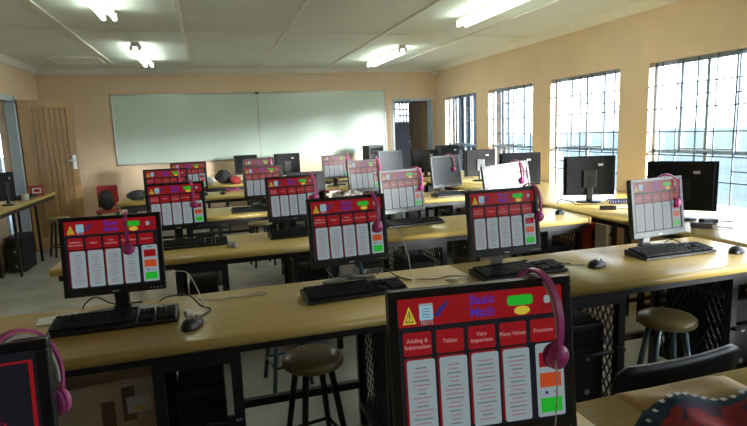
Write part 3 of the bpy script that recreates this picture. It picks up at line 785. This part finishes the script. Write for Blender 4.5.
for sx in(-1,1):
    for sy in(-1,1):
        m=MB(); m.tube([(sx*.15,sy*.12-.06,.43),(sx*.17,sy*.17-.06,0)],.013,8); obj('leg',m,M['steel'],r)
    m=MB(); m.tube([(sx*.15,-.17,.42),(sx*.15,-.235,.47),(sx*.15,-.215,.60)],.010,8); obj('back_post',m,M['steel'],r)
# red chair by the back wall with a dark bag
r=thing('chair','red plastic chair against the back wall left of the whiteboard','chair',(-1.46,8.40,0),4)
m=MB(); m.prism([(-.14,.475),(.14,.475),(.135,.79),(-.135,.79)],.06,.085,'y'); obj('backrest',m,M['red'],r,bevel=.012)
m=MB(); m.bx(-.15,.15,-.24,.085,.43,.455); obj('seat',m,M['red'],r,bevel=.012)
for sx in(-1,1):
    for sy in(-.2,.06):
        m=MB(); m.tube([(sx*.12,sy,.43),(sx*.14,sy*1.15,0)],.013,8); obj('leg',m,M['steel'],r)
def blob(c,rx,ry,rz,seed,amp=.12,seg=20,rings=12):
    rnd=random.Random(seed); ph=[rnd.uniform(0,6.3) for _ in range(6)]; m=MB(); vs=[]
    for i in range(rings+1):
        a=-math.pi/2+math.pi*i/rings
        for k in range(seg):
            t=2*math.pi*k/seg; d=1+amp*(math.sin(2*t+ph[0])*math.cos(a)+.6*math.sin(3*t+ph[1]+2*a)+.5*math.sin(5*t+ph[2]-3*a)*math.cos(a))
            vs.append((c[0]+rx*d*math.cos(a)*math.cos(t),c[1]+ry*d*math.cos(a)*math.sin(t),c[2]+max(-rz*.93,rz*d*math.sin(a))))
    fs=[(i*seg+k,i*seg+(k+1)%seg,(i+1)*seg+(k+1)%seg,(i+1)*seg+k) for i in range(rings) for k in range(seg)]
    return m.add(vs,fs,0,True)
tag(obj('bag',blob((0,0,.135),.095,.085,.145,3,.05),M['dark'],None,loc=(-1.46,8.30,.4575)),'dark rounded bag sitting on the red chair','bag')
# ------------------------------------------------------------------ narrow table at far left with its things
r=thing('side_table','narrow oak topped table with thin black legs along the left wall','table',(-2.29,5.6,0))
TZ=.765; L=2.62; Wd=.25
m=MB(); m.bx(0,Wd,0,L,TZ-.032,TZ); obj('tabletop',m,M['wood'],r,bevel=.006)
for y in(.06,.95,1.72,L-.06):
    for x in(.03,Wd-.03):
        m=MB(); m.bx(x-.013,x+.013,y-.013,y+.013,0,TZ-.033); obj('leg',m,M['steel'],r)
m=MB(); m.bx(Wd-.04,Wd-.02,.08,L-.08,TZ-.075,TZ-.0335); m.bx(.02,.04,.08,L-.08,TZ-.075,TZ-.0335); obj('rail',m,M['steel'],r)
o=tag(obj('carton',MB().bx(-.075,.075,-.05,.05,0,.125),[M['red'],M['paper']],None,bevel=.003,loc=(-2.17,7.80,TZ+.001),rot=(0,0,.3)),'small red carton standing on the narrow left hand table','box')
m=MB(); m.bx(-.05,.05,-.0525,-.0505,.03,.10); obj('printed_label',m,M['paper'],o)
m=MB(); m.bx(-.03,.03,-.0535,-.0527,.045,.085); obj('printed_patch',m,M['red'],o)
o=copy_thing(back0,'dark monitor at the left edge of the picture on the narrow table',(-2.16,6.72,TZ+.001),68,'monitors turned away on the counter'); o.scale=(.62,.62,.9)
m=MB(); m.lathe([(0,.0),(.035,0),(.04,.08),(.041,.085),(.036,.085),(.033,.006),(0,.006)],(0,0,0),20); tag(obj('cup',m,M['paper'],None,loc=(-2.10,7.10,TZ+.001)),'pale cup on the narrow left hand table near the doorway','cup')
# ------------------------------------------------------------------ boxes under the second desk row
def carton(label,x,y,w,d,h,yaw,seed):
    r=thing('cardboard_box',label,'box',(x,y,0),yaw,'cardboard boxes')
    t=.005; m=MB(); m.bx(-w/2,w/2,-d/2,-d/2+t,.0,h); m.bx(-w/2,w/2,d/2-t,d/2,0,h); m.bx(-w/2,-w/2+t,-d/2+t,d/2-t,0,h); m.bx(w/2-t,w/2,-d/2+t,d/2-t,0,h); m.bx(-w/2,w/2,-d/2,d/2,-.0,.005)
    obj('carton',m,M['card'],r)
    for s,a in((-1,-1.5),(1,-4)):
        f=MB(); f.box((0,0,0),(w*.98,d*.5,.005)); f.xform(Matrix.Translation((0,s*d/2,h+.004))@Matrix.Rotation(R(s*-a),4,'X')@Matrix.Translation((0,-s*d*.25,0)))
        f.xform(Matrix.Translation((0,0,.0))); obj('flap',f,M['card'],r)
    m=MB(); m.bx(-.01,.035,-d/2-.0015,-d/2-.0003,h*.58,h*.88); obj('tape',m,M['tape'],r); m=MB(); m.bx(w/2-.12,w/2-.075,-d/2-.0015,-d/2-.0003,h*.72,h*.96); obj('tape',m,M['tape'],r)
    m=MB(); m.bx(w/2-.105,w/2-.022,-d/2-.002,-d/2-.0004,h*.765,h*.885); o=obj('sticker',m,M['paper'],r)
    m=MB(); m.bx(w/2-.085,w/2-.045,-d/2-.003,-d/2-.0022,h*.78,h*.81); obj('printed_patch',m,M['yellow'],o)
carton('closed cardboard box with a white sticker under the left end of the second desk row',-.46,2.19,.36,.30,.545,6,1)
carton('flat topped cardboard box far left, behind the box with the sticker',-.70,2.66,.42,.30,.46,-6,2)
# ------------------------------------------------------------------ papers, envelope, cloth, books, bags
def sheet(label,x,y,w,d,yaw,name='paper_sheet',z=DZ+.001,m_=None,cat='paper'):
    m=MB(); n=6; vs=[]
    for s in(0,.0012):
        for j in range(n+1):
            for i in range(n+1): vs.append(((i/n-.5)*w,(j/n-.5)*d,s+.004*max(0,i/n-.6)*(j/n)))
    N=(n+1)**2; fs=[]
    for j in range(n):
        for i in range(n):
            a=j*(n+1)+i; q=(a,a+1,a+n+2,a+n+1); fs+= [q[::-1],tuple(k+N for k in q)]
    for i in range(n):
        fs+=[(i,i+1,i+1+N,i+N),(n*(n+1)+i+1,n*(n+1)+i,n*(n+1)+i+N,n*(n+1)+i+1+N),(i*(n+1)+n+1,i*(n+1),i*(n+1)+N,i*(n+1)+n+1+N),(i*(n+1)+n,(i+1)*(n+1)+n,(i+1)*(n+1)+n+N,i*(n+1)+n+N)]
    m.add(vs,fs,0); return tag(obj(name,m,m_ or M['paper'],None,loc=(x,y,z),rot=(0,0,R(yaw))),label,cat)
sheet('white paper sticking out behind the keyboard at far left of the second desk row',-.63,2.315,.14,.10,8)
sheet('white paper on the left end of the fourth desk row',-.76,5.20,.21,.29,4)
# kraft envelope
m=MB(); nx,ny=14,10; vs=[]
def env(u,v): return .014+.008*math.sin(3.1*u+1)*math.cos(2.3*v)+.004*math.sin(7*u+4*v)
for j in range(ny+1):
    for i in range(nx+1):
        u,v=i/nx,j/ny; e=min(u,1-u,v,1-v); vs.append(((u-.5)*.34,(v-.5)*.11,.001+env(u,v)*min(1,e*6)))
for j in range(ny+1):
    for i in range(nx+1): u,v=i/nx,j/ny; vs.append(((u-.5)*.34,(v-.5)*.11,0))
def grid_faces(nx,ny):
    N=(nx+1)*(ny+1); fs=[]
    for j in range(ny):
        for i in range(nx):
            a=j*(nx+1)+i; q=(a,a+1,a+nx+2,a+nx+1); fs+=[q,tuple(k+N for k in q[::-1])]
    for i in range(nx): b=ny*(nx+1)+i; fs+=[(i,i+N,i+1+N,i+1),(b,b+1,b+1+N,b+N)]
    for j in range(ny): a=j*(nx+1); b=a+nx; fs+=[(a,a+nx+1,a+nx+1+N,a+N),(b,b+N,b+nx+1+N,b+nx+1)]
    return fs
m.add(vs,grid_faces(nx,ny),0,True)
tag(obj('envelope',m,M['kraft'],None,loc=(1.105,.995,DZ+.001),rot=(0,0,R(-3))),'brown paper packet lying behind the patterned cloth at bottom right','envelope')
# patterned cloth with a blue border carrying white stitches
r=thing('patterned_cloth','red patterned cloth with blue white stitched border on the nearest desk','cloth',(1.115,.80,DZ+.001),0)
nx,ny=40,20; Wc,Dc=.50,.24
def ch(u,v):
    e=min(u,1-u,v,1-v); return (.055+.014*math.sin(9*u+1.3)+.012*math.sin(7*v+5*u)+.008*math.sin(17*u-3*v))*min(1,e*7)**.6
vs=[]
for lay in(0,1):
    for j in range(ny+1):
        for i in range(nx+1):
            u,v=i/nx,j/ny; yo=.022*math.sin(8*u)*v
            vs.append(((u-.5)*Wc,(v-.5)*Dc+yo,.001+ch(u,v) if lay==0 else 0))
m=MB(); fs=grid_faces(nx,ny); m.add(vs,fs,0,True)
for k,f in enumerate(m.f):
    cv=sum(((vs[i][1]-.022*math.sin(8*(vs[i][0]/Wc+.5))*(0.9))/Dc+.5) for i in f)/len(f); cu=sum(vs[i][0]/Wc+.5 for i in f)/len(f)
    if cv>.74 or cu<.06: m.m[k]=1
obj('cloth',m,[CLOTH,CLOTHBLUE],r)
m=MB()
for i in range(22):
    u=.04+.92*i/21; v=.85; yo=.022*math.sin(8*u)*v
    m.box(((u-.5)*Wc,(v-.5)*Dc+yo,.002+ch(u,v)),(.014,.010,.002),0,(0,0,.15))
obj('stitching',m,M['paper'],r)
# books
cols=[((.45,.04,.04),'red'),((.05,.10,.35),'blue'),((.55,.22,.04),'orange'),((.10,.30,.16),'green'),((.50,.06,.08),'crimson')]
z=DZ+.001
for i,(c,nm) in enumerate(cols):
    bm_=mat('book_cover_'+nm,c,.45,var=.05)
    r=thing('book','%s book lying %s in the stack on the fourth desk row'%(nm,['lowest','second from bottom','in the middle','second from top','topmost'][i]),'book',(1.13+.006*((i*7)%3),5.22,z),[4,-6,8,-3,14][i],'books stacked on the fourth desk row')
    w,d,t=.17-.008*i,.12,.024
    m=MB(); m.bx(-w/2,w/2,-d/2,d/2,0,.003); m.bx(-w/2,w/2,-d/2,d/2,t-.003,t); m.bx(-w/2,-w/2+.003,-d/2,d/2,.003,t-.003); obj('cover',m,bm_,r)
    m=MB(); m.bx(-w/2+.0035,w/2-.004,-d/2+.004,d/2-.004,.0033,t-.0033); obj('pages',m,M['paper'],r)
    z+=t+.0006
tag(obj('plastic_bag',blob((0,0,.062),.09,.07,.065,11,.18),mat('pale_plastic_film',(.55,.48,.46),.35,var=.35,scale=25),None,loc=(1.29,5.02,DZ+.001)),'crumpled pale plastic bag right of the books on the fourth desk row','bag')
tag(obj('backpack',blob((0,0,.095),.13,.10,.10,5,.12),M['dark'],None,loc=(.16,8.30,DZ+.001)),'dark slumped backpack on the farthest desk row','bag')
tag(obj('plastic_bag',blob((0,0,.055),.07,.06,.058,8,.15),mat('white_plastic_film',(.62,.66,.66),.4,var=.2,scale=30),None,loc=(-.07,8.16,DZ+.001)),'white plastic bag left of the dark backpack on the farthest desk row','bag')
tag(obj('cloth_bag',blob((0,0,.05),.075,.06,.055,9,.15),M['redc'],None,loc=(.31,8.13,DZ+.001)),'red cloth bag before the dark backpack on the farthest desk row','bag')
tag(obj('cap',blob((0,0,.05),.10,.085,.055,21,.12),M['dark'],None,loc=(-.86,6.78,DZ+.001)),'dark cap lying on the left end of the fifth desk row','cap')
o=copy_thing(hs0,'pink headset lying among the mice on the fifth desk row',(.24,6.83,DZ+.036),20,'pink headsets hung on monitors'); o.rotation_euler=(R(90),0,R(20)); o.location=(.27,6.86,DZ+.028)
# boxes under the window counter
r=thing('power_box','small red box under the window counter','box',(3.79,4.68,0)); m=MB(); m.bx(-.07,.06,-.07,.07,0,.38); obj('case',m,M['red'],r,bevel=.006)
m=MB(); m.bx(-.05,.05,-.0725,-.0705,.22,.32); obj('printed_label',m,M['black'],r)
r=thing('power_box','small pale box right of the red box under the window counter','box',(3.79,4.47,0)); m=MB(); m.bx(-.07,.06,-.08,.08,0,.40); obj('case',m,M['white'],r,bevel=.006)
m=MB(); m.lathe([(.022,-.010),(.022,-.0005)],(0,-.08,.30),16,axis='y'); obj('socket',m,M['grey'],r)
# ------------------------------------------------------------------ cables
def cable(label,pts,m_,rad=.0028,name='cable'):
    q=spline([(x,y,z) for x,y,z in pts],8)
    return tag(obj(name,MB().tube(q,rad,6),m_,None),label,'cable')
z=DZ+.004
cable('white cable looping from the far left second row monitor down to the oak top',[(-.22,2.27,.875),(-.17,2.27,.885),(-.13,2.26,.875),(-.10,2.24,.82),(-.075,2.22,z+.01),(-.06,2.17,z),(-.09,2.145,z),(-.12,2.15,z)],M['white_cable'],.0018)
cable('thin white cable lying in loops left of the V footed monitor',[(-.10,2.36,z),(-.03,2.31,z),(.05,2.33,z),(.12,2.30,z),(.19,2.32,z),(.14,2.345,z),(.02,2.29,z+.004)],M['white_cable'],.0024)
cable('tangled black cable right of the foot of the far left second row monitor',[(-.26,2.39,z),(-.22,2.38,z+.02),(-.14,2.33,z+.03),(-.09,2.26,z),(-.05,2.19,z),(-.08,2.12,z),(-.105,2.085,z+.003)],M['black'],.0032)
cable('black cable behind the foot of the far left second row monitor',[(-.56,2.41,z),(-.54,2.385,z+.03),(-.50,2.39,z+.05),(-.44,2.40,z+.01),(-.33,2.415,z)],M['black'],.0032)
m=MB(); m.bx(-.012,.012,-.02,.02,0,.016); m.bx(-.006,.006,.0205,.034,.004,.012)
tag(obj('plug',m,M['white_cable'],None,bevel=.002,loc=(-.135,2.165,DZ+.001),rot=(0,0,.4)),'small white plug beside the mouse on the left of the second desk row','plug')
cable('thin pale cable hanging from the headset of the V footed monitor to the desk',[(.72,2.19,1.0),(.76,2.17,.97),(.79,2.16,.88),(.80,2.14,.78),(.82,2.14,z)],M['white_cable'],.0022)
cable('black cable behind the foot of the V footed monitor',[(.72,2.41,z),(.75,2.40,z+.03),(.80,2.34,z),(.84,2.25,z)],M['black'],.003)
cable('dark red cable lying between the V footed monitor and the one right of it',[(.86,2.26,z),(.95,2.22,z),(1.02,2.24,z),(1.10,2.21,z)],mat('brown_cable',(.16,.06,.03),.5,var=.1),.0026)
m=MB(); m.bx(-.014,.014,-.022,.022,0,.017); m.bx(-.006,.006,.0225,.036,.004,.012)
tag(obj('plug',m,M['white_cable'],None,bevel=.002,loc=(1.005,2.155,DZ+.001),rot=(0,0,1.2)),'small white plug on the oak top above the nearest monitor','plug')
cable('black cable trailing from the foot of the monitor behind the nearest one',[(1.43,2.30,z),(1.46,2.29,z+.02),(1.50,2.22,z),(1.58,2.26,z),(1.66,2.20,z)],M['black'],.003)
cable('pale cable from the mouse right of the keyboard above the nearest monitor',[(1.70,2.155,z),(1.63,2.19,z),(1.56,2.24,z),(1.48,2.23,z)],M['white_cable'],.0026)
cable('black cable behind the grey framed monitor near the windows',[(2.41,2.37,z),(2.44,2.35,z+.02),(2.47,2.28,z),(2.54,2.20,z)],M['black'],.003)
cable('thin white cable hanging in front of the nearest monitor from its headset',[(.575,.800,.99),(.572,.790,.94),(.567,.786,.88),(.560,.780,.82),(.56,.775,z)],M['white_cable'],.0012)
cable('thin white cable curling on the nearest desk right of the nearest monitor',[(.66,.78,z),(.72,.83,z),(.79,.84,z),(.83,.80,z),(.85,.74,z)],M['white_cable'],.002)
q=[]   # coiled blue-black cable on the counter
for k in range(160):
    t=k/159; a=2*math.pi*14*t; q.append((3.17+.30*t+.0,3.72-.10*t+.020*math.cos(a),DZ+.026+.020*math.sin(a)))
tag(obj('coiled_cable',MB().tube(q,.005,6),M['blue_cable'],None),'blue black coiled cable on the counter right of the turned away monitor','cable')
cable('black cable looping left of the turned away monitor between the nearest windows',[(2.86,3.99,z),(2.94,4.05,z+.02),(3.02,3.98,z),(2.95,3.85,z),(3.04,3.78,z),(3.16,3.76,z)],M['black'],.004)
def adapter(label,x,y,yaw,d=(.12,.05,.032)):
    r=thing('power_adapter',label,'adapter',(x,y,DZ+.001),yaw); m=MB(); m.box((0,0,d[2]/2),d); obj('case',m,M['black'],r,bevel=.005)
    m=MB(); m.tube(spline([(d[0]/2,0,.012),(d[0]/2+.05,.02,.006),(d[0]/2+.11,-.01,.004)]),.0035,6); obj('lead',m,M['black'],r)
adapter('black power adapter below the turned away monitor, at the counter edge',2.98,3.50,-30)
adapter('black power adapter in front of the nearest turned away counter monitor',2.95,2.62,-40)
adapter('black power adapter beside the foot of the nearest turned away counter monitor',3.12,2.72,-15,(.10,.06,.03))
# ------------------------------------------------------------------ camera
F=536.496; yaw,pit,rol=.2886,.1517,-.03825
fw=Vector((math.sin(yaw)*math.cos(pit),math.cos(yaw)*math.cos(pit),-math.sin(pit))); rt=Vector((math.cos(yaw),-math.sin(yaw),0)); up=rt.cross(fw)
r2=math.cos(rol)*rt+math.sin(rol)*up; u2=-math.sin(rol)*rt+math.cos(rol)*up
cd=bpy.data.cameras.new('camera'); cam=bpy.data.objects.new('camera',cd); link(cam)
cd.sensor_fit='HORIZONTAL'; cd.sensor_width=36; cd.lens=F*36/747; cd.clip_start=.02; cd.clip_end=300
cam.matrix_world=Matrix(((r2.x,u2.x,-fw.x,0),(r2.y,u2.y,-fw.y,0),(r2.z,u2.z,-fw.z,1.41912),(0,0,0,1)))
scene.camera=cam
# ------------------------------------------------------------------ light
wd=bpy.data.worlds.new('sky'); scene.world=wd; wd.use_nodes=True; nt=wd.node_tree; bg=nt.nodes['Background']
tc=nt.nodes.new('ShaderNodeTexCoord'); sx=nt.nodes.new('ShaderNodeSeparateXYZ'); rp=nt.nodes.new('ShaderNodeValToRGB')
nt.links.new(tc.outputs['Generated'],sx.inputs[0]); nt.links.new(sx.outputs['Z'],rp.inputs['Fac'])
rp.color_ramp.elements[0].position=0; rp.color_ramp.elements[0].color=(.95,.98,1,1); rp.color_ramp.elements[1].position=.8; rp.color_ramp.elements[1].color=(.55,.70,.95,1)
nt.links.new(rp.outputs['Color'],bg.inputs['Color']); bg.inputs['Strength'].default_value=6.3
sl=bpy.data.lights.new('sun','SUN'); sl.energy=15; sl.angle=R(9); sl.color=(1,.97,.90)
so=link(bpy.data.objects.new('sun',sl)); so.rotation_euler=Vector((-.55,1,-.125)).to_track_quat('-Z','Y').to_euler(); so.location=(9,-9,5)
def portal(name,loc,rot,sx,sy):
    l=bpy.data.lights.new(name,'AREA'); l.shape='RECTANGLE'; l.size=sx; l.size_y=sy; l.cycles.is_portal=True
    o=link(bpy.data.objects.new(name,l)); o.location=loc; o.rotation_euler=rot
for a,b_ in WIN: portal('window_portal',(XR+.125,(a+b_)/2,(WB+WT)/2),(0,R(90),0),WT-WB,b_-a)
portal('passage_portal',(4.42,12.19,1.82),(R(-90),0,0),.44,.48)
portal('door_portal',(XL-.19,(DLY0+DLY1)/2,DLZ/2),(0,R(-90),0),DLZ,DLY1-DLY0)
vs=scene.view_settings; vs.view_transform='Standard'; vs.look='None'; vs.exposure=.46; vs.gamma=1; vs.use_curve_mapping=False
